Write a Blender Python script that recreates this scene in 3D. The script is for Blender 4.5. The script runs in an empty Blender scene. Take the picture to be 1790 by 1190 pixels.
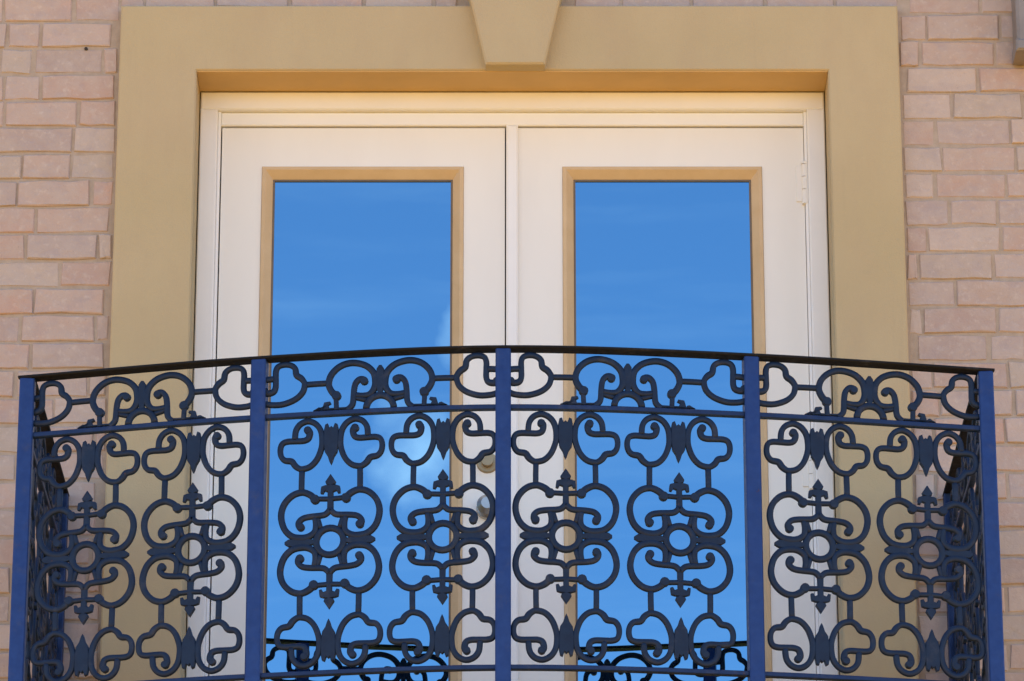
import bpy, math, random
from mathutils import Vector, Matrix

R = math.radians
rnd = random.Random(7)
scene = bpy.context.scene
COL = scene.collection

# ------------------------------------------------------------------ camera
TILT, FPX, D0 = 20.4, 8000.0, 12.2
cam_d = bpy.data.cameras.new('camera')
cam_d.sensor_width = 36.0
cam_d.lens = FPX / 1790.0 * 36.0
cam_d.clip_start = 0.5
cam_d.clip_end = 2000.0
cam = bpy.data.objects.new('camera', cam_d)
COL.objects.link(cam)
cam.location = (0.0, -D0 * math.cos(R(TILT)), 1.6)
cam.rotation_euler = (R(90 + TILT), 0, 0)
scene.camera = cam

# ------------------------------------------------------------------ sky and sun
SUN_EL, SUN_ROT = R(66), R(18)          # the sun stands behind the house: its front is in open shade
world = bpy.data.worlds.new('World')
scene.world = world
world.use_nodes = True
wn, wl = world.node_tree.nodes, world.node_tree.links
wn.clear()
w_out = wn.new('ShaderNodeOutputWorld')
w_bg = wn.new('ShaderNodeBackground')
w_bg.inputs['Strength'].default_value = 0.15
w_sky = wn.new('ShaderNodeTexSky')
w_sky.sky_type = 'NISHITA'
w_sky.sun_disc = False
w_sky.sun_elevation = SUN_EL
w_sky.sun_rotation = SUN_ROT
w_sky.altitude = 800.0
w_sky.air_density = 1.0
w_sky.dust_density = 0.2
w_sky.ozone_density = 3.0
wl.new(w_bg.outputs[0], w_out.inputs['Surface'])
tc = wn.new('ShaderNodeTexCoord')
sep = wn.new('ShaderNodeSeparateXYZ')
wl.new(tc.outputs['Generated'], sep.inputs[0])


def wmath(op, a, b=None, c=None, clamp=False):
    n = wn.new('ShaderNodeMath')
    n.operation = op
    n.use_clamp = clamp
    for k, v in enumerate((a, b, c)):
        if v is None:
            continue
        if isinstance(v, (int, float)):
            n.inputs[k].default_value = v
        else:
            wl.new(v, n.inputs[k])
    return n.outputs[0]


# small fair-weather clouds: soft noisy puffs standing in the blue
cnoise = wn.new('ShaderNodeTexNoise')
cnoise.inputs['Scale'].default_value = 60.0
cnoise.inputs['Detail'].default_value = 7.0
cnoise.inputs['Roughness'].default_value = 0.5
wl.new(tc.outputs['Generated'], cnoise.inputs['Vector'])
total = None
for az, el, ra, re in ((-1.2, 19.02, 0.66, 0.95), (-0.78, 20.42, 0.3, 0.4), (-14, 24, 2.6, 1.2), (21, 17, 3.0, 1.1), (-38, 13, 4.0, 1.3),
                       (52, 30, 3.4, 1.6), (100, 22, 4.0, 1.5), (-95, 27, 3.6, 1.6), (165, 20, 4.0, 1.4), (-150, 33, 3.5, 1.5)):
    a, e = R(az), R(el)
    c = Vector((math.sin(a) * math.cos(e), -math.cos(a) * math.cos(e), math.sin(e)))
    east = Vector((math.cos(a), math.sin(a), 0))
    north = east.cross(c)
    if north.z < 0:
        north = -north

    def dot(v):
        n = wn.new('ShaderNodeVectorMath')
        n.operation = 'DOT_PRODUCT'
        n.inputs[1].default_value = v
        wl.new(tc.outputs['Generated'], n.inputs[0])
        return n.outputs['Value']
    dx = wmath('DIVIDE', dot(east), math.sin(R(ra)))
    dy = wmath('DIVIDE', dot(north), math.sin(R(re)))
    r2 = wmath('ADD', wmath('MULTIPLY', dx, dx), wmath('MULTIPLY', dy, dy))
    f = wmath('SUBTRACT', 1.0, r2)
    f = wmath('ADD', f, wmath('MULTIPLY', wmath('SUBTRACT', cnoise.outputs['Fac'], 0.5), 4.6))
    f = wmath('MULTIPLY', f, wmath('GREATER_THAN', dot(c), 0.5))
    f = wmath('MULTIPLY', f, 0.6, clamp=True)
    total = f if total is None else wmath('MAXIMUM', total, f)
total = wmath('MULTIPLY', total, 0.44)
vmap = wn.new('ShaderNodeMapping')
vmap.inputs['Scale'].default_value = (9.0, 9.0, 95.0)
vmap.inputs['Rotation'].default_value = (0.0, R(1.5), 0.0)
wl.new(tc.outputs['Generated'], vmap.inputs['Vector'])
veil = wn.new('ShaderNodeTexNoise')
veil.inputs['Scale'].default_value = 1.6
veil.inputs['Detail'].default_value = 5.0
veil.inputs['Roughness'].default_value = 0.55
wl.new(vmap.outputs[0], veil.inputs['Vector'])
vf = wmath('MULTIPLY', wmath('SUBTRACT', veil.outputs['Fac'], 0.47), 0.20, clamp=True)
total = wmath('MAXIMUM', total, vf)
cmix = wn.new('ShaderNodeMix')
cmix.data_type = 'RGBA'
wl.new(total, cmix.inputs['Factor'])
wl.new(w_sky.outputs[0], cmix.inputs['A'])
cmix.inputs['B'].default_value = (9.0, 8.0, 8.0, 1)
wl.new(cmix.outputs['Result'], w_bg.inputs['Color'])

sun_d = bpy.data.lights.new('sun', 'SUN')
sun_d.energy = 4.0
sun_d.angle = R(0.53)
sun_d.color = (1.0, 0.93, 0.82)
sun = bpy.data.objects.new('sun', sun_d)
COL.objects.link(sun)
sdir = Vector((math.sin(SUN_ROT) * math.cos(SUN_EL), math.cos(SUN_ROT) * math.cos(SUN_EL), math.sin(SUN_EL)))
sun.rotation_euler = (-sdir).to_track_quat('-Z', 'Y').to_euler()
sun.location = sdir * 30

vs = scene.view_settings
vs.view_transform = 'Standard'
vs.look = 'None'
vs.gamma = 1.0
vs.use_curve_mapping = False
vs.exposure = 1.19
scene.cycles.max_bounces = 10
scene.cycles.diffuse_bounces = 5


# ------------------------------------------------------------------ materials
class Mat:
    def __init__(self, name, color=(.5, .5, .5), rough=.6, metal=0.0, spec=.5):
        self.m = bpy.data.materials.new(name)
        self.m.use_nodes = True
        self.n, self.l = self.m.node_tree.nodes, self.m.node_tree.links
        self.p = self.n['Principled BSDF']
        self.p.inputs['Base Color'].default_value = (*color, 1)
        self.p.inputs['Roughness'].default_value = rough
        self.p.inputs['Metallic'].default_value = metal
        self.p.inputs['Specular IOR Level'].default_value = spec
        self.tc = self.n.new('ShaderNodeTexCoord')
        self.last_bump = None

    def coord(self, kind='Object', stretch=None):
        o = self.tc.outputs[kind]
        if stretch:
            mp = self.n.new('ShaderNodeMapping')
            mp.inputs['Scale'].default_value = stretch
            self.l.new(o, mp.inputs['Vector'])
            o = mp.outputs[0]
        return o

    def noise(self, scale, detail=4, rough=.55, stretch=None, seed=None):
        t = self.n.new('ShaderNodeTexNoise')
        t.inputs['Scale'].default_value = scale
        t.inputs['Detail'].default_value = detail
        t.inputs['Roughness'].default_value = rough
        g = self.n.new('ShaderNodeNewGeometry')      # world position: neighbours never repeat
        v = g.outputs['Position']
        if stretch:
            mp = self.n.new('ShaderNodeMapping')
            mp.inputs['Scale'].default_value = stretch
            self.l.new(v, mp.inputs['Vector'])
            v = mp.outputs[0]
        self.l.new(v, t.inputs['Vector'])
        return t.outputs['Fac']

    def ramp(self, fac, stops):
        r = self.n.new('ShaderNodeValToRGB')
        els = r.color_ramp.elements
        while len(els) < len(stops):
            els.new(0.5)
        for e, (p, c) in zip(els, stops):
            e.position = p
            e.color = (*c, 1) if len(c) == 3 else c
        self.l.new(fac, r.inputs[0])
        return r.outputs[0]

    def mix(self, fac, a, b, mode='MIX'):
        x = self.n.new('ShaderNodeMix')
        x.data_type = 'RGBA'
        x.blend_type = mode
        for k, v in (('Factor', fac), ('A', a), ('B', b)):
            if isinstance(v, (int, float)):
                x.inputs[k].default_value = v
            elif isinstance(v, tuple):
                x.inputs[k].default_value = (*v, 1)
            else:
                self.l.new(v, x.inputs[k])
        return x.outputs['Result']

    def mth(self, op, a, b, clamp=False):
        x = self.n.new('ShaderNodeMath')
        x.operation = op
        x.use_clamp = clamp
        for k, v in enumerate((a, b)):
            if isinstance(v, (int, float)):
                x.inputs[k].default_value = v
            else:
                self.l.new(v, x.inputs[k])
        return x.outputs[0]

    def color(self, sock):
        self.l.new(sock, self.p.inputs['Base Color'])

    def rough(self, sock):
        self.l.new(sock, self.p.inputs['Roughness'])

    def bump(self, fac, strength, dist):
        b = self.n.new('ShaderNodeBump')
        b.inputs['Strength'].default_value = strength
        b.inputs['Distance'].default_value = dist
        self.l.new(fac, b.inputs['Height'])
        if self.last_bump:
            self.l.new(self.last_bump, b.inputs['Normal'])
        self.last_bump = b.outputs[0]
        self.l.new(b.outputs[0], self.p.inputs['Normal'])


def mat_brick():
    M = Mat('tumbled_brick', rough=.85, spec=.25)
    oi = M.n.new('ShaderNodeObjectInfo')
    g = M.n.new('ShaderNodeNewGeometry')
    v = M.mth('FRACT', M.mth('ADD', oi.outputs['Random'], g.outputs['Random Per Island']), 0)
    base = M.ramp(v, [(0.0, (.49, .34, .275)), (.16, (.51, .375, .31)), (.3, (.46, .36, .32)), (.45, (.54, .41, .35)),
                      (.58, (.41, .32, .285)), (.7, (.53, .345, .27)), (.82, (.57, .455, .39)), (.92, (.47, .385, .315)), (1.0, (.48, .34, .28))])
    mott = M.noise(26, 5, .6)
    big = M.noise(9, 4, .6, (1, 1, 1.6))
    c = M.mix(M.ramp(big, [(.40, (0, 0, 0)), (.62, (.55, .55, .55))]), base, (.47, .385, .335))
    c = M.mix(M.ramp(M.noise(13, 3, .5, (1.3, 1, 2)), [(.52, (0, 0, 0)), (.7, (.5, .5, .5))]), c, (.40, .33, .325))
    c = M.mix(M.ramp(mott, [(.42, (0, 0, 0)), (.66, (.5, .5, .5))]), c, (.53, .43, .37))
    pale = M.noise(60, 4, .65)
    c = M.mix(M.ramp(pale, [(.55, (0, 0, 0)), (.75, (.5, .5, .5))]), c, (.64, .54, .47))
    pits = M.noise(95, 4, .7)
    c = M.mix(M.ramp(pits, [(.26, (.4, .4, .4)), (.36, (0, 0, 0))]), c, (.27, .20, .165))
    M.color(c)
    M.bump(mott, .6, .007)
    M.bump(M.noise(240, 3, .6), .4, .0015)
    return M.m


def mat_mortar():
    M = Mat('mortar', rough=.95, spec=.1)
    n = M.noise(30, 5, .6)
    M.color(M.ramp(n, [(.3, (.39, .31, .24)), (.7, (.48, .39, .315))]))
    M.bump(M.noise(300, 3, .6), .5, .002)
    return M.m


def mat_stucco():
    M = Mat('tan_stucco', rough=.9, spec=.2)
    n = M.noise(2.2, 4, .55)
    c = M.ramp(n, [(.3, (.49, .395, .23)), (.7, (.54, .435, .265))])
    n2 = M.noise(9, 5, .6, (1, 1, .35))
    c = M.mix(M.ramp(n2, [(.42, (0, 0, 0)), (.75, (.5, .5, .5))]), c, (.47, .36, .225))
    c = M.mix(M.ramp(M.noise(16, 5, .65, (1, 1, .12)), [(.58, (0, 0, 0)), (.78, (.28, .28, .28))]), c, (.36, .29, .20))
    M.color(c)
    M.bump(M.noise(190, 4, .7), .55, .0025)
    M.bump(M.noise(40, 3, .6), .25, .002)
    return M.m


def mat_white():
    M = Mat('white_paint', rough=.42, spec=.45)
    n = M.noise(5, 5, .6, (1, 1, .3))
    M.color(M.ramp(n, [(.35, (.87, .85, .79)), (.75, (.83, .805, .745))]))
    M.bump(M.noise(90, 3, .5), .08, .0008)
    return M.m


def mat_bead():
    M = Mat('tan_bead_paint', rough=.5)
    n = M.noise(14, 4, .6)
    M.color(M.ramp(n, [(.3, (.60, .42, .22)), (.7, (.66, .48, .27))]))
    return M.m


def mat_iron(name, lo, hi, rough, metal):
    M = Mat(name, lo, rough, metal, .5)
    n = M.noise(40, 4, .6)
    M.p.inputs['Specular IOR Level'].default_value = .3
    M.color(M.ramp(n, [(.3, lo), (.7, hi)]))
    wear = M.noise(17, 6, .72)
    c = M.mix(M.ramp(wear, [(.56, (0, 0, 0)), (.72, (.30, .30, .30))]), M.ramp(n, [(.3, lo), (.7, hi)]), (.085, .085, .10))
    chips = M.noise(55, 3, .6, (1, 1, .6))
    c = M.mix(M.ramp(chips, [(.70, (0, 0, 0)), (.76, (.7, .7, .7))]), c, (.085, .035, .018))
    M.color(c)
    M.rough(M.ramp(M.noise(70, 3, .6), [(.3, (rough - .07,) * 3), (.7, (rough + .08,) * 3)]))
    M.bump(M.noise(220, 3, .6), .15, .0008)
    return M.m


def mat_glass():
    M = Mat('blue_reflective_glass', (.008, .012, .018), .02, 0, .5)
    gl = M.n.new('ShaderNodeBsdfGlossy')
    gl.inputs['Color'].default_value = (.185, .41, .585, 1)
    gl.inputs['Roughness'].default_value = 0.0
    mx = M.n.new('ShaderNodeMixShader')
    mx.inputs[0].default_value = .85
    out = M.n['Material Output']
    M.bump(M.noise(3.5, 2, .5), .12, .001)
    M.l.new(M.last_bump, gl.inputs['Normal'])
    M.l.new(M.p.outputs[0], mx.inputs[1])
    M.l.new(gl.outputs[0], mx.inputs[2])
    M.l.new(mx.outputs[0], out.inputs['Surface'])
    return M.m


def mat_plain(name, col, rough=.6, metal=0., spec=.4, nscale=12, var=.12):
    M = Mat(name, col, rough, metal, spec)
    n = M.noise(nscale, 4, .6)
    M.color(M.ramp(n, [(.3, tuple(c * (1 - var) for c in col)), (.7, tuple(min(1, c * (1 + var)) for c in col))]))
    return M.m


FRAME_WHITE = mat_plain('white_frame_paint', (.875, .87, .85), .42, nscale=6, var=.02)
SOFFIT_BOUNCE = mat_plain('ochre_painted_bounce', (.62, .42, .19), .9, nscale=6, var=.06)  # ochre carries the orange bounce light under the lintel as colour
BRICK, MORTAR, STUCCO, WHITE, BEAD, GLASS = (mat_brick(), mat_mortar(), mat_stucco(), mat_white(), mat_bead(), mat_glass())
STEEL_BAR = mat_iron('navy_enamelled_bar', (.013, .039, .150), (.020, .053, .182), .40, .35)      # smooth square posts and rails
CAST = mat_iron('blue_black_casting_paint', (.0042, .014, .043), (.0065, .0205, .057), .5, .1)
RAIL = mat_iron('navy_rail_paint', (.007, .024, .085), (.011, .032, .11), .45, .2)      # the rough castings
CAP = mat_iron('black_rail_paint', (.002, .002, .0035), (.0035, .0035, .005), .7, .0)
BRASS = mat_plain('aged_brass', (.36, .28, .17), .45, .6)
STEEL = mat_plain('brushed_steel', (.45, .44, .42), .35, .9)
GASKET = mat_plain('grey_brown_gasket', (.16, .13, .105), .8)
DARK = mat_plain('dark_hole', (.05, .04, .035), .9)
PIPE = mat_plain('grey_brown_metal', (.27, .235, .21), .5, .2)
PAVING = mat_plain('warm_clay_paving', (.48, .265, .055), .9, nscale=2)
CONCRETE = mat_plain('terracotta_tile', (.58, .23, .035), .9, nscale=8)
ROOM = mat_plain('dim_room_paint', (.2, .2, .2), .9)


# ------------------------------------------------------------------ mesh helpers
class MB:
    def __init__(self):
        self.v, self.f, self.smooth = [], [], []

    def add(self, vs_, fs, smooth=False):
        b = len(self.v)
        self.v += [tuple(p) for p in vs_]
        self.f += [tuple(i + b for i in f) for f in fs]
        self.smooth += [smooth] * len(fs)

    def box(self, x0, x1, y0, y1, z0, z1):
        self.add([(x, y, z) for x in (x0, x1) for y in (y0, y1) for z in (z0, z1)],
                 [(0, 1, 3, 2), (4, 6, 7, 5), (0, 4, 5, 1), (2, 3, 7, 6), (0, 2, 6, 4), (1, 5, 7, 3)])

    def bevel_box(self, x0, x1, y0, y1, z0, z1, b=.003):
        """box whose front (-y) edges are chamfered"""
        v = []
        for (yy, i) in ((y0, b), (y0 + b, 0), (y1, 0)):
            v += [(x0 + i, yy, z0 + i), (x1 - i, yy, z0 + i), (x1 - i, yy, z1 - i), (x0 + i, yy, z1 - i)]
        f = [(0, 1, 2, 3), (11, 10, 9, 8)]
        for r in (0, 4):
            for k in range(4):
                f.append((r + k, r + 4 + k, r + 4 + (k + 1) % 4, r + (k + 1) % 4))
        self.add(v, f)

    def prism(self, pts, y0, y1, b=0.0):
        """outline in x,z (anticlockwise seen from -y), extruded along y, with a chamfer on the front"""
        n = len(pts)
        rings = []
        if b:
            ins = []
            for k in range(n):
                p0, p1, p2 = (Vector(pts[(k + d) % n]) for d in (-1, 0, 1))
                d1, d2 = (p1 - p0).normalized(), (p2 - p1).normalized()
                n1, n2 = Vector((-d1.y, d1.x)), Vector((-d2.y, d2.x))
                m = (n1 + n2)
                m = m / max(.3, m.length_squared) * 2 * b
                ins.append((p1.x + m.x, p1.y + m.y))
            rings.append((ins, y0))
            rings.append((pts, y0 + b))
        else:
            rings.append((pts, y0))
        rings.append((pts, y1))
        v = [(x, yy, z) for (ps, yy) in rings for (x, z) in ps]
        f = [tuple(range(n)), tuple(reversed(range((len(rings) - 1) * n, len(rings) * n)))]
        for r in range(len(rings) - 1):
            for k in range(n):
                f.append((r * n + k, (r + 1) * n + k, (r + 1) * n + (k + 1) % n, r * n + (k + 1) % n))
        self.add(v, f)

    def tube(self, path, w, d, widths=None, closed=False, sides=8):
        """bar of rounded section (w in the panel plane, d across it) along a path of (u, y, v)"""
        P = [Vector(p) for p in path]
        n = len(P)
        v, f = [], []
        for i in range(n):
            if closed:
                t = P[(i + 1) % n] - P[i - 1]
            else:
                t = P[min(i + 1, n - 1)] - P[max(i - 1, 0)]
            t.normalize()
            side = t.cross(Vector((0, 1, 0)))
            if side.length < 1e-6:
                side = Vector((1, 0, 0))
            side.normalize()
            dep = side.cross(t).normalized()
            k = widths[i] if widths else 1.0
            for s in range(sides):
                a = 2 * math.pi * (s + .5) / sides
                ca, sa = math.cos(a), math.sin(a)
                # squared-off round
                e = 0.62
                cx = math.copysign(abs(ca) ** e, ca)
                sx = math.copysign(abs(sa) ** e, sa)
                v.append(P[i] + side * (cx * w * .5 * k) + dep * (sx * d * .5))
        m = n if closed else n - 1
        for i in range(m):
            for s in range(sides):
                a, b = i * sides + s, i * sides + (s + 1) % sides
                c, e2 = ((i + 1) % n) * sides + (s + 1) % sides, ((i + 1) % n) * sides + s
                f.append((a, e2, c, b))
        sm = [True] * len(f)
        if not closed:
            f.append(tuple(range(sides)))
            f.append(tuple(reversed(range((n - 1) * sides, n * sides))))
        self.add(v, f, True)

    def cyl(self, c, axis, r, h, n=20, r2=None):
        ax = Vector(axis).normalized()
        u = ax.orthogonal().normalized()
        w = ax.cross(u)
        r2 = r if r2 is None else r2
        v = []
        for (hh, rr) in ((0, r), (h, r2)):
            for k in range(n):
                a = 2 * math.pi * k / n
                v.append(Vector(c) + ax * hh + (u * math.cos(a) + w * math.sin(a)) * rr)
        f = [(k, (k + 1) % n, n + (k + 1) % n, n + k) for k in range(n)]
        f += [tuple(reversed(range(n))), tuple(range(n, 2 * n))]
        self.add(v, f)

    def mesh(self, name, mat):
        me = bpy.data.meshes.new(name)
        me.from_pydata(self.v, [], self.f)
        me.polygons.foreach_set('use_smooth', self.smooth)
        me.materials.append(mat)
        me.update()
        return me

    def obj(self, name, mat, parent=None):
        return link(name, self.mesh(name, mat), parent)


def link(name, me, parent=None):
    o = bpy.data.objects.new(name, me)
    COL.objects.link(o)
    if parent is not None:
        o.parent = parent
        # meshes are written in world coordinates: cancel the thing's own (unrotated) base
        o.matrix_parent_inverse = Matrix.Translation(-parent.location)
    return o


def child(name, me, parent):
    """a piece given in the local coordinates of its parent"""
    o = bpy.data.objects.new(name, me)
    COL.objects.link(o)
    o.parent = parent
    return o


def tag(o, label=None, cat=None, group=None, kind=None):
    for k, v in (('label', label), ('category', cat), ('group', group), ('kind', kind)):
        if v:
            o[k] = v
    return o


def empty(name, loc):
    o = bpy.data.objects.new(name, None)
    o.location = loc
    o.empty_display_size = .1
    COL.objects.link(o)
    return o


def smooth_path(pts, n=5, closed=False):
    """Catmull-Rom through 2-D points"""
    P = [Vector(p) for p in pts]
    out = []
    m = len(P)
    for i in range(m if closed else m - 1):
        if closed:
            p0, p1, p2, p3 = P[i - 1], P[i], P[(i + 1) % m], P[(i + 2) % m]
        else:
            p1, p2 = P[i], P[i + 1]
            p0 = P[i - 1] if i else p1 * 2 - p2
            p3 = P[i + 2] if i + 2 < m else p2 * 2 - p1
        for k in range(n):
            t = k / n
            out.append(0.5 * ((2 * p1) + (p2 - p0) * t + (2 * p0 - 5 * p1 + 4 * p2 - p3) * t * t + (3 * p1 - p0 - 3 * p2 + p3) * t ** 3))
    if not closed:
        out.append(P[-1])
    return out


# ------------------------------------------------------------------ the setting: ground, room behind the door
FLOOR = 4.46
g = MB()
g.add([(-400, -400, 0), (400, -400, 0), (400, 400, 0), (-400, 400, 0)], [(0, 1, 2, 3)])
tag(g.obj('ground', PAVING), kind='structure')
rm = MB()
rm.box(-3.9, 3.9, 3.0, 3.2, .02, 8.1)
rm.box(-3.9, -3.7, .36, 3.0, .02, 8.1)
rm.box(3.7, 3.9, .36, 3.0, .02, 8.1)
rm.box(-3.7, 3.7, .36, 3.0, 7.9, 8.1)
rm.box(-3.7, 3.7, .36, 3.0, FLOOR - .25, FLOOR - .02)
tag(rm.obj('room', ROOM), kind='structure')
sl = MB()
sl.prism([(-1.30, FLOOR - .2), (1.27, FLOOR - .2), (1.27, FLOOR), (-1.30, FLOOR)], -1.0, .03, .01)
arc_front = [(-1.30, -.98), (-.62, -1.13), (-.02, -1.2), (.60, -1.15), (1.27, -1.02)]
fv = [(x, y, FLOOR - .2) for x, y in arc_front] + [(x, y, FLOOR) for x, y in arc_front]
back = [(1.27, -.995, FLOOR - .2), (-1.30, -.995, FLOOR - .2), (1.27, -.995, FLOOR), (-1.30, -.995, FLOOR)]
sl.add(fv + back, [(k, k + 1, k + 6, k + 5) for k in range(4)] + [(5, 6, 7, 8, 9, 12, 13), (4, 3, 2, 1, 0, 11, 10)])
tag(sl.obj('balcony_floor', CONCRETE), kind='structure')

# ------------------------------------------------------------------ brick wall
SX0, SX1, SZ1 = -1.071, 1.056, 6.833          # outer edges of the stucco surround
IX0, IX1, IZ1 = -.860, .862, 6.639            # its opening
wall = empty('brick_wall', (0, .2, 0))
tag(wall, 'weathered pink brick house wall around the tan stucco door surround', 'wall', kind='thing')
mw = MB()
MY = .0338
mw.box(-4, SX0 + .03, MY, .35, 0, 8.2)
mw.box(SX1 - .03, 4, MY, .35, 0, 8.2)
mw.box(SX0 + .03, SX1 - .03, MY + .001, .35, SZ1 - .03, 8.2)
mw.box(SX0 + .03, SX1 - .03, MY + .001, .35, 0, FLOOR - .02)
mw.obj('mortar_bed', MORTAR, wall)


def brick_shape(mb, x0, x1, z0, z1, y=.030):
    """one tumbled brick: uneven outline, worn front edges"""
    y = y + rnd.uniform(-.0028, .0028)
    j = lambda a: rnd.uniform(-a, a)
    sk = j(.002)
    xm, xn = x0 + (x1 - x0) * rnd.uniform(.25, .4), x0 + (x1 - x0) * rnd.uniform(.6, .75)
    o = [(x0, z0), (xm, z0), (xn, z0), (x1, z0), (x1, z1), (xn, z1), (xm, z1), (x0, z1)]
    o = [(x + j(.0028), z + j(.0024) + sk * ((x - x0) / max(.01, x1 - x0) - .5)) for x, z in o]
    c = ((x0 + x1) / 2, (z0 + z1) / 2)
    ins = []
    for x, z in o:
        e = rnd.uniform(.0012, .0042)
        ins.append((x + math.copysign(min(e, abs(c[0] - x) * .5), c[0] - x) if abs(x - x0) < .01 or abs(x - x1) < .01 else x,
                    z + math.copysign(min(e, abs(c[1] - z) * .6), c[1] - z)))
    n = len(o)
    v = [(x, y + j(.0009), z) for x, z in ins] + [(x, y + .0035, z) for x, z in o] + [(x, MY + .03, z) for x, z in o]
    f = [tuple(range(n))]
    for r in (0, n):
        for k in range(n):
            f.append((r + k, r + n + k, r + n + (k + 1) % n, r + (k + 1) % n))
    mb.add(v, f)


COURSE, Z_LINE, JOINT = .0781, 6.797, .008
rest = MB()
n_single = 0
for row in range(-19, 87):
    off = rnd.uniform(-.012, .012) + (.098 if row % 2 else 0.0)
    x = -3.98 + off
    while x < 3.95:
        ln = .197 + rnd.uniform(-.008, .008)
        if rnd.random() < .13:
            ln = rnd.choice((.092, .10, .13))
        x0, x1 = x + JOINT / 2, x + ln - JOINT / 2
        xm = (x0 + x1) / 2
        zt = Z_LINE - row * COURSE + .0092 * (xm + 1.2) - JOINT / 2
        z0, z1 = zt - COURSE + JOINT, zt
        x += ln
        if z0 < .01 or z1 > 8.18:
            continue
        pieces = [(x0, x1, z0, z1)]
        if z1 > FLOOR - .02 and z0 < SZ1 + .008:                 # beside, or cut round, the surround
            L, Rr = SX0 - .009, SX1 + .009
            pieces = []
            if x0 < L:
                pieces.append((x0, min(x1, L), z0, z1))
            if x1 > Rr:
                pieces.append((max(x0, Rr), x1, z0, z1))
            if x1 > L and x0 < Rr and z1 > SZ1 + .022:
                pieces.append((max(x0, L + .004), min(x1, Rr - .004), SZ1 + .008, z1))
        for (a, b, c, d) in pieces:
            if b - a < .022:
                continue
            if d > 6.7 and c < 7.03 and b > -.17 and a < .19:   # cut round the keystone
                if b > .19:
                    a = max(a, .172)
                elif a < -.17:
                    b = min(b, -.152)
                else:
                    continue
                if b - a < .02:
                    continue
            seen = 4.55 < d and c < 6.93 and -1.62 < (a + b) / 2 < 1.60
            if seen and n_single < 292:
                mb = MB()
                brick_shape(mb, a, b, c, d)
                mb.obj('brick', BRICK, wall)
                n_single += 1
            else:
                brick_shape(rest, a, b, c, d)
o = rest.obj('brick_field', BRICK, wall)
o['kind'] = 'stuff'
hole = MB()
hole.cyl((-1.166, .0275, 6.716), (0, 1, 0), .0045, .01, 10)
hole.obj('weep_hole', DARK, wall)

# ------------------------------------------------------------------ stucco surround with keystone
sur = empty('stucco_surround', (0, .05, FLOOR))
tag(sur, 'smooth tan stucco surround with a keystone, framing the balcony doors', 'door surround', kind='thing')
s = MB()
s.prism([(SX0, FLOOR), (IX0, FLOOR), (IX0, IZ1), (IX1, IZ1), (IX1, FLOOR), (SX1, FLOOR), (SX1, SZ1), (SX0, SZ1)], 0, .34, .004)
s.obj('surround_band', STUCCO, sur)
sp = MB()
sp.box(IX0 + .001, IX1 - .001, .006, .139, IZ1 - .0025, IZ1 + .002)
sp.obj('painted_bounce_panel', SOFFIT_BOUNCE, sur)  # thin added sheet, its ochre stands in for warm light from below
k = MB()
k.prism([(-.072, IZ1 - .001), (.089, IZ1 - .001), (.172, 7.02), (-.155, 7.02)], -.045, .30, .005)
k.obj('keystone', STUCCO, sur)

# ------------------------------------------------------------------ door frame
fr = empty('door_frame', (0, .2, FLOOR))
tag(fr, 'white painted wooden door frame set inside the stucco surround', 'door frame', kind='thing')
CY = .140
HZ = IZ1 - .003


m = MB(); m.bevel_box(IX0 + .003, IX1 - .003, CY, .30, HZ - .052, HZ, .004); m.obj('head_casing', FRAME_WHITE, fr)
m = MB(); m.bevel_box(IX0 + .0597, IX1 - .0597, CY + .022, .30, HZ - .092, HZ - .0525, .003); m.obj('head_jamb', FRAME_WHITE, fr)
for sx in (-1, 1):
    xo = IX0 + .003 if sx < 0 else IX1 - .003
    m = MB()
    a, b = sorted((xo, xo - sx * .048))
    m.bevel_box(a, b, CY, .30, FLOOR, HZ - .0522, .003)
    m.obj('side_casing', FRAME_WHITE, fr)
    m = MB()
    a, b = sorted((xo - sx * .0482, xo - sx * .0565))
    m.bevel_box(a, b, CY + .016, .30, FLOOR, HZ - .0523, .002)
    m.obj('side_jamb', FRAME_WHITE, fr)
m = MB(); m.box(IX0 + .064, IX1 - .064, .235, .262, FLOOR + .03, HZ - .11); m.obj('door_stop', GASKET, fr)
m = MB(); m.bevel_box(IX0 + .064, IX1 - .064, .10, .30, FLOOR, FLOOR + .028, .004); m.obj('threshold', STEEL, fr)

# ------------------------------------------------------------------ the two door leaves
DY, DB = .170, .215
DZ0, DZ1 = FLOOR + .034, HZ - .0965
GY = .184


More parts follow.
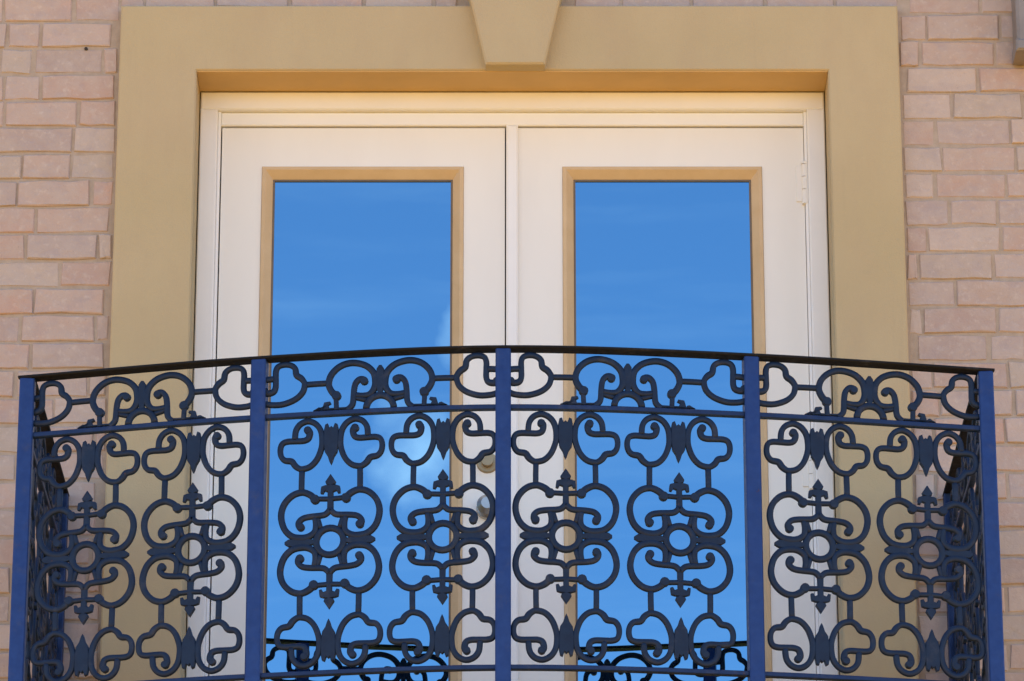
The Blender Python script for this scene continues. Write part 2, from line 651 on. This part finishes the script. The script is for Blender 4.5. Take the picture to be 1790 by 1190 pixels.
def leaf(label, x0, x1, gx0, gx1, group):
    """gx0..gx1, gz0..gz1: outer edge of the tan bead round the glass"""
    gz0, gz1 = FLOOR + .27, 6.425
    d = empty('french_door', ((x0 + x1) / 2, .19, DZ0))
    tag(d, label, 'door', group, 'thing')
    m = MB(); m.box(x0, gx0, DY, DB, DZ0, DZ1); m.obj('stile', WHITE, d)
    m = MB(); m.box(gx1, x1, DY, DB, DZ0, DZ1); m.obj('stile', WHITE, d)
    m = MB(); m.box(gx0, gx1, DY, DB, gz1, DZ1); m.obj('top_rail', WHITE, d)
    m = MB(); m.box(gx0, gx1, DY, DB, DZ0, gz0); m.obj('bottom_rail', WHITE, d)
    w, wt = .030, .034
    gb = MB()
    # mitred bead: a low front lip, then a slope down to the glass
    outer = [(gx0, gz0), (gx1, gz0), (gx1, gz1), (gx0, gz1)]

    def ring(i, it):
        return [(gx0 + i, gz0 + i), (gx1 - i, gz0 + i), (gx1 - i, gz1 - it), (gx0 + i, gz1 - it)]
    rings = [(outer, DY + .002), (ring(.002, .002), DY - .005), (ring(.011, .011), DY - .006), (ring(w, wt), DY + .010), (ring(w + .003, wt + .003), GY + .001)]
    v = [(x, y, z) for r_, y in rings for x, z in r_]
    f = []
    for r_ in range(len(rings) - 1):
        for q in range(4):
            f.append((r_ * 4 + q, r_ * 4 + (q + 1) % 4, (r_ + 1) * 4 + (q + 1) % 4, (r_ + 1) * 4 + q))
    gb.add(v, f)
    gb.obj('glazing_bead', BEAD, d)
    gk = MB()
    gi, gt = w + .001, wt + .001
    for (a, b, c, e) in ((gx0 + gi, gx0 + gi + .005, gz0 + gi, gz1 - gt), (gx1 - gi - .005, gx1 - gi, gz0 + gi, gz1 - gt),
                         (gx0 + gi + .005, gx1 - gi - .005, gz1 - gt - .005, gz1 - gt), (gx0 + gi + .005, gx1 - gi - .005, gz0 + gi, gz0 + gi + .005)):
        gk.box(a, b, GY - .004, GY + .002, c, e)
    gk.obj('gasket', GASKET, d)
    p = MB(); p.box(gx0 + .012, gx1 - .012, GY, GY + .018, gz0 + .012, gz1 - .012); p.obj('glass_pane', GLASS, d)
    return d


door_l = leaf('left white glazed door leaf, carrying the brass lock and handle', -.797, -.0195, -.686, -.132, 'pair of glazed balcony doors')
door_r = leaf('right white glazed door leaf, with hinges at its outer edge and the cover strip', -.006, .801, .138, .686, 'pair of glazed balcony doors')
a = MB()
a.bevel_box(-.016, .017, DY - .014, DY - .0005, DZ0, DZ1 + .004, .005)
a.obj('cover_strip', FRAME_WHITE, door_r)
for zc in (6.372, 5.55, 4.75):
    h = MB()
    h.bevel_box(.778, .7995, DY - .0035, DY - .0003, zc - .052, zc + .052, .001)
    o = h.obj('hinge', WHITE, door_r)
    q = MB()
    for kk in range(3):
        q.cyl((.8022, DY - .008, zc - .055 + kk * .0372), (0, 0, 1), .0085, .0352, 12)
    q.cyl((.8022, DY - .008, zc + .0566), (0, 0, 1), .0095, .006, 12)
    q.cyl((.8022, DY - .008, zc - .061), (0, 0, 1), .0095, .006, 12)
    me = q.mesh('knuckle', WHITE)
    kn = bpy.data.objects.new('knuckle', me); COL.objects.link(kn); kn.parent = o
for zc, hn in ((5.566, 'deadbolt'), (5.435, 'door_handle')):
    h = MB()
    h.cyl((-.066, DY - .0002, zc), (0, -1, 0), .030, .008, 24, .027)
    h.cyl((-.066, DY - .008, zc), (0, -1, 0), .016, .02, 20)
    if hn == 'door_handle':
        h.cyl((-.066, DY - .028, zc), (0, -1, 0), .020, .014, 24, .028)
        h.cyl((-.066, DY - .042, zc), (0, -1, 0), .028, .018, 24, .016)
    h.obj(hn, BRASS if hn == 'deadbolt' else STEEL, door_l)

# ------------------------------------------------------------------ balcony railing
RT = 5.430                                     # top of the top rail
MID0, MID1 = 5.269, 5.282                      # middle rail
BOT0, BOT1 = 4.621, 4.633                      # bottom rail
posts = [(-1.187, -.880), (-.611, -1.014), (-.021, -1.090), (.577, -1.034), (1.155, -.930)]
PW = .037
rail = empty('balcony_railing', (0, -.55, FLOOR))
tag(rail, 'bowed navy black wrought iron balcony railing with scrollwork panels', 'railing', kind='thing')
arc = smooth_path(posts, 16)
seg_of = lambda k: arc[k * 16:(k + 1) * 16 + 1]
WY = .026


def sweep(name, plan, z0, z1, depth, mat, chamfer=.002):
    """flat bar following a plan line"""
    n = len(plan)
    m = MB()
    v = []
    for i, p in enumerate(plan):
        t = (plan[min(i + 1, n - 1)] - plan[max(i - 1, 0)]).normalized()
        nr = Vector((t.y, -t.x))
        c = chamfer
        for (dd, z) in ((-.5 * depth, z0 + c), (-.5 * depth + c, z0), (.5 * depth - c, z0), (.5 * depth, z0 + c),
                        (.5 * depth, z1 - c), (.5 * depth - c, z1), (-.5 * depth + c, z1), (-.5 * depth, z1 - c)):
            q = p + nr * dd
            v.append((q.x, q.y, z))
    f = []
    for i in range(n - 1):
        for s_ in range(8):
            f.append((i * 8 + s_, i * 8 + (s_ + 1) % 8, (i + 1) * 8 + (s_ + 1) % 8, (i + 1) * 8 + s_))
    f += [tuple(reversed(range(8))), tuple(range((n - 1) * 8, n * 8))]
    m.add(v, f)
    return m.obj(name, mat, rail)


cap_arc = [arc[0] + (arc[0] - arc[1]).normalized() * .0195] + arc + [arc[-1] + (arc[-1] - arc[-2]).normalized() * .0195]
plan_l = [Vector((-1.187, WY)), Vector((-1.187, -.88 + .0235))]
plan_r = [Vector((1.155, -.93 + .0235)), Vector((1.155, WY))]
for plan in (arc, plan_l, plan_r):
    sweep('top_rail', cap_arc if plan is arc else plan, RT - .0085, RT - .001, .0385, CAP)
    sweep('middle_rail', plan, MID0, MID1, .017, RAIL)
    sweep('bottom_rail', plan, BOT0, BOT1, .018, RAIL)


def post_at(x, y, ang, z0=FLOOR, mat=None):
    m = MB()
    ca, sa = math.cos(ang), math.sin(ang)
    b, hw = .003, PW / 2
    prof = [(-hw + b, -hw), (hw - b, -hw), (hw, -hw + b), (hw, hw - b), (hw - b, hw), (-hw + b, hw), (-hw, hw - b), (-hw, -hw + b)]
    v = []
    for z, sc in ((z0, 1), (RT - .011, 1), (RT - .009, .95)):
        for px, py in prof:
            px, py = px * sc, py * sc
            v.append((x + px * ca - py * sa, y + px * sa + py * ca, z))
    f = [tuple(reversed(range(8))), tuple(range(16, 24))]
    for r_ in (0, 8):
        for s_ in range(8):
            f.append((r_ + s_, r_ + (s_ + 1) % 8, r_ + 8 + (s_ + 1) % 8, r_ + 8 + s_))
    m.add(v, f)
    p = m.obj('post', mat or STEEL_BAR, rail)
    q = MB()
    q.bevel_box(x - .04, x + .04, y - .04, y + .04, z0 + .0005, z0 + .008, .002)
    me = q.mesh('base_plate', STEEL_BAR)
    bp = bpy.data.objects.new('base_plate', me); COL.objects.link(bp); bp.parent = p


def tangent(i):
    t = arc[min(i + 1, len(arc) - 1)] - arc[max(i - 1, 0)]
    return math.atan2(t.y, t.x)


for k, (x, y) in enumerate(posts):
    post_at(x, y, 0 if k in (0, 4) else tangent(k * 16))
post_at(-1.187, WY - PW / 2 + .002, 0, mat=RAIL)
post_at(1.155, WY - PW / 2 + .002, 0, mat=RAIL)

# --- the casting, traced in units of the photograph and turned to metres
KU, KV = 1 / 1482, 1 / 1391
BW, BD = .0160, .012
big = [(56, 84), (52, 60), (55, 36), (76, 20), (104, 16), (138, 24), (166, 52), (178, 96), (168, 136), (139, 166), (104, 176), (76, 167), (56, 151)]
big_w = [.8, .85, .95, 1.05, 1.1, 1.05, 1, 1, 1, 1, 1, 1.05, 1.1]
tip = [(56, 151), (38, 150), (18, 149), (2, 148)]
vol = [(0, 112), (10, 100), (26, 92), (72, 89), (98, 84), (112, 72), (113, 60), (108, 53)]
vol_w = [1, 1, 1, 1, 1, 1.05, 1.1, 1.1]
ear = [(87, 396), (79, 386), (83, 366), (100, 358), (130, 358), (160, 358), (178, 351), (185, 332), (182, 308), (168, 292), (143, 287), (131, 272), (118, 262), (104, 258),
       (76, 265), (52, 288), (37, 322), (33, 352), (38, 388), (56, 414), (84, 426), (112, 418), (129, 396), (133, 362)]
ear_w = [1.2, 1.15, 1.05, 1, 1, 1, .95, .95, .95, 1, 1.1, 1.1, 1, 1] + [1] * 10


def interp_w(w, n):
    out = []
    m_ = len(w) - 1
    for i in range(n):
        t = i / (n - 1) * m_
        a_ = min(int(t), m_ - 1)
        out.append(w[a_] + (w[a_ + 1] - w[a_]) * (t - a_))
    return out


def bar(mb, pts, w=1.0, widths=None, n=4, fx=1, fv=1, rot=False, clip=None, dy=0.0):
    q = smooth_path(pts, n)
    P = []
    for p in q:
        u, v_ = p.x * KU * (1 if not rot else 1), p.y * KV
        if rot:                      # lying on its side in the narrow upper band
            u, v_ = v_, u
        if clip is not None:
            u = min(u, clip)
        P.append((u * fx, dy, v_ * fv))
    ws = interp_w(widths, len(P)) if widths else None
    mb.tube(P, BW * w, BD, ws)


def plate(mb, pts, fx=1, fv=1, d=.010, rot=False):
    P = [((x * KU), (y * KV)) for x, y in pts]
    if rot:
        P = [(b, a) for a, b in P]
    P = [(x * fx, z * fv) for x, z in P]
    area = sum(P[i - 1][0] * P[i][1] - P[i][0] * P[i - 1][1] for i in range(len(P)))
    if area < 0:
        P.reverse()
    mb.prism(P, -d / 2, d / 2, .0015)


def knob(mb, x, y, r, fx=1, fv=1, rot=False, clip=None):
    u, v_ = x * KU, y * KV
    if rot:
        u, v_ = v_, u
    if clip is not None:
        u = min(u, clip)
    pts = [(u * fx + math.cos(2 * math.pi * k / 12) * r, v_ * fv + math.sin(2 * math.pi * k / 12) * r) for k in range(12)]
    mb.prism(pts, -BD * .56, BD * .56, .002)


def sym(half):
    return half + [(-x, y) for x, y in reversed(half) if x > .5]


FIN = sym([(0, 235), (10, 221), (19, 208), (16, 200), (8, 197), (20, 196), (33, 192), (35, 182), (36, 168), (27, 166), (21, 176), (10, 172), (10, 158), (11, 112), (0, 104)])
BUD = sym([(0, 404), (7, 398), (13, 414), (22, 410), (26, 392), (27, 345), (22, 312), (11, 296), (5, 278), (0, 268)])


def scroll_mesh(fx, fv, rot=False):
    mb = MB()
    bar(mb, big, widths=big_w, fx=fx, fv=fv, rot=rot)
    bar(mb, tip, .75, fx=fx, fv=fv, rot=rot, dy=.0006)
    bar(mb, vol, .92, widths=vol_w, fx=fx, fv=fv, rot=rot, dy=-.0007)
    knob(mb, 56, 149, .0115, fx, fv, rot)
    knob(mb, 107, 55, .0100, fx, fv, rot)
    return mb.mesh('scroll', CAST)


def ear_mesh(fx, fv, rot=False, clip=None):
    mb = MB()
    bar(mb, ear, .92, widths=ear_w, fx=fx, fv=fv, rot=rot, clip=clip)
    knob(mb, 86, 394, .0096, fx, fv, rot, clip)
    return mb.mesh('ear_scroll', CAST)


def ring_mesh(full=True):
    mb = MB()
    r_ = .0335
    n = 28
    if full:
        mb.tube([(math.cos(2 * math.pi * i / n) * r_, .0004, math.sin(2 * math.pi * i / n) * r_) for i in range(n)], BW * 1.05, BD, closed=True)
    else:
        mb.tube([(math.cos(math.pi * i / 14) * r_, .0004, math.sin(math.pi * i / 14) * r_) for i in range(15)], BW * 1.05, BD)
    return mb.mesh('ring', CAST)


def connector_mesh():
    """upright links, side ties and the cups that hold the ring"""
    mb = MB()
    for fx in (1, -1):
        for fv in (1, -1):
            bar(mb, [(47, 88), (40, 66), (34, 46)], .75, n=2, fx=fx, fv=fv, dy=.0017)
        tie = [(.035, -.005), (.056, -.009), (.082, -.010), (.101, -.009), (.110, -.003), (.110, .003), (.101, .009), (.082, .010), (.056, .009), (.035, .005)]
        mb.prism([(x * fx, z) for x, z in (tie if fx > 0 else tie[::-1])], -.0048, .0048, .0012)
    r_ = .0335
    mb.tube([(math.cos(2 * math.pi * i / 28) * r_, .0004, math.sin(2 * math.pi * i / 28) * r_) for i in range(28)], BW * 1.05, BD, closed=True)
    return mb.mesh('scrollwork_panel', CAST)


def link_mesh(fx, fv, rot=False):
    mb = MB()
    bar(mb, [(106, 174), (106, 215), (105, 260)], .88, n=2, fx=fx, fv=fv, rot=rot, dy=.0013)
    return mb.mesh('link', CAST)


def finial_mesh(fv):
    mb = MB(); plate(mb, FIN, 1, fv); return mb.mesh('finial', CAST)


def bud_mesh(fv):
    mb = MB(); plate(mb, BUD, 1, fv, .011); return mb.mesh('bud', CAST)


SC = {(fx, fv): scroll_mesh(fx, fv) for fx in (1, -1) for fv in (1, -1)}
LK = {(fx, fv): link_mesh(fx, fv) for fx in (1, -1) for fv in (1, -1)}
LR = {fx: link_mesh(fx, 1, True) for fx in (1, -1)}
EA = {(fx, fv): ear_mesh(fx, fv) for fx in (1, -1) for fv in (1, -1)}
HALF_RING, CONN = ring_mesh(False), connector_mesh()
FI = {fv: finial_mesh(fv) for fv in (1, -1)}
BU = {fv: bud_mesh(fv) for fv in (1, -1)}
ZC = (MID0 + BOT1) / 2 + .002


def place(o, x, y, z, ang):
    o.location = Vector((x, y, z)) - rail.location
    o.rotation_euler = (0, 0, ang)


def column(x, y, ang):
    p = child('scrollwork_panel', CONN, rail)
    place(p, x, y, ZC, ang)
    for fx in (1, -1):
        for fv in (1, -1):
            child('scroll', SC[fx, fv], p)
            child('ear_scroll', EA[fx, fv], p)
            child('link', LK[fx, fv], p)
    for fv in (1, -1):
        child('finial', FI[fv], p)
        child('bud', BU[fv], p)


def frieze_meshes(fx, clip):
    mb = MB()
    bar(mb, [(47, 88), (40, 66), (34, 46)], .75, n=2, fx=fx, rot=True, dy=.0017)
    if fx > 0:
        mb.prism([(-.005, .035), (.005, .035), (.009, .056), (.010, .082), (.009, .101), (.003, .110), (-.003, .110), (-.009, .101), (-.010, .082), (-.009, .056)], -.0048, .0048, .0012)
    plate(mb, [(3, 228), (8, 219), (15, 208), (13, 200), (7, 197), (18, 194), (32, 190), (35, 170), (27, 166), (21, 176), (10, 172), (10, 158), (11, 112), (3, 105)], fx, 1, .0096, rot=True)
    return mb.mesh('frieze_panel', CAST), scroll_mesh(fx, 1, True), ear_mesh(fx, 1, True, clip)


FZ = MID1 + .001
cache = {}


def frieze(x, y, ang, fx, half):
    key = (fx, round(half, 3))
    if key not in cache:
        cache[key] = frieze_meshes(fx, half - .004)
    pm, sm, em = cache[key]
    p = child('frieze_panel', pm, rail)
    place(p, x, y, FZ, ang)
    child('scroll', sm, p)
    child('ear_scroll', em, p)
    child('link', LR[fx], p)
    if fx > 0:
        child('ring', HALF_RING, p)


def on_seg(k, t):
    """point and direction at the fraction t of front bay k"""
    s_ = seg_of(k)
    f_ = t * 16
    i = min(int(f_), 15)
    p = s_[i].lerp(s_[i + 1], f_ - i)
    d = s_[min(i + 1, 16)] - s_[max(i - 1, 0)] if 0 < i else s_[1] - s_[0]
    return p, math.atan2(d.y, d.x)


def bay_len(k):
    s_ = seg_of(k)
    return sum((s_[i + 1] - s_[i]).length for i in range(16))


# centres of the two castings of each bay, as metres from the post on the left
for k, c1 in enumerate((.1640, .1800, .1500, .1590)):
    Lk = bay_len(k)
    for c in (c1, c1 + (.267 if k == 0 else .2715)):
        p, ang = on_seg(k, c / Lk)
        column(p.x, p.y, ang)
    p, ang = on_seg(k, .5)
    for fx in (1, -1):
        e, _ = on_seg(k, .78 if fx > 0 else .22)
        a_ = math.atan2((e - p).y * fx, (e - p).x * fx)
        frieze(p.x, p.y, a_, fx, Lk / 2)
for x, y0, sgn in ((-1.187, -.88, -1), (1.155, -.93, 1)):
    n = 3
    span = WY - y0
    for i in range(n):
        column(x, y0 + span * (i + .5) / n, R(90) * sgn)
    h = span / 3
    for i, (cy, fx) in enumerate(((y0 + h, -1), (y0 + h, 1), (y0 + 3 * h - .02, -1))):
        frieze(x, cy, R(90), fx, h)

# ------------------------------------------------------------------ pipe end at the top corner
pp = empty('drain_pipe', (1.405, .0, 6.69))
tag(pp, 'dark grey end of a square drain pipe high on the right brick wall', 'drain pipe', kind='thing')
m = MB()
m.bevel_box(1.372, 1.452, -.075, .026, 6.675, 8.1, .008)
m.obj('pipe', PIPE, pp)
m = MB()
m.bevel_box(1.368, 1.456, -.079, .0262, 6.665, 6.70, .006)
m.obj('outlet_collar', PIPE, pp)
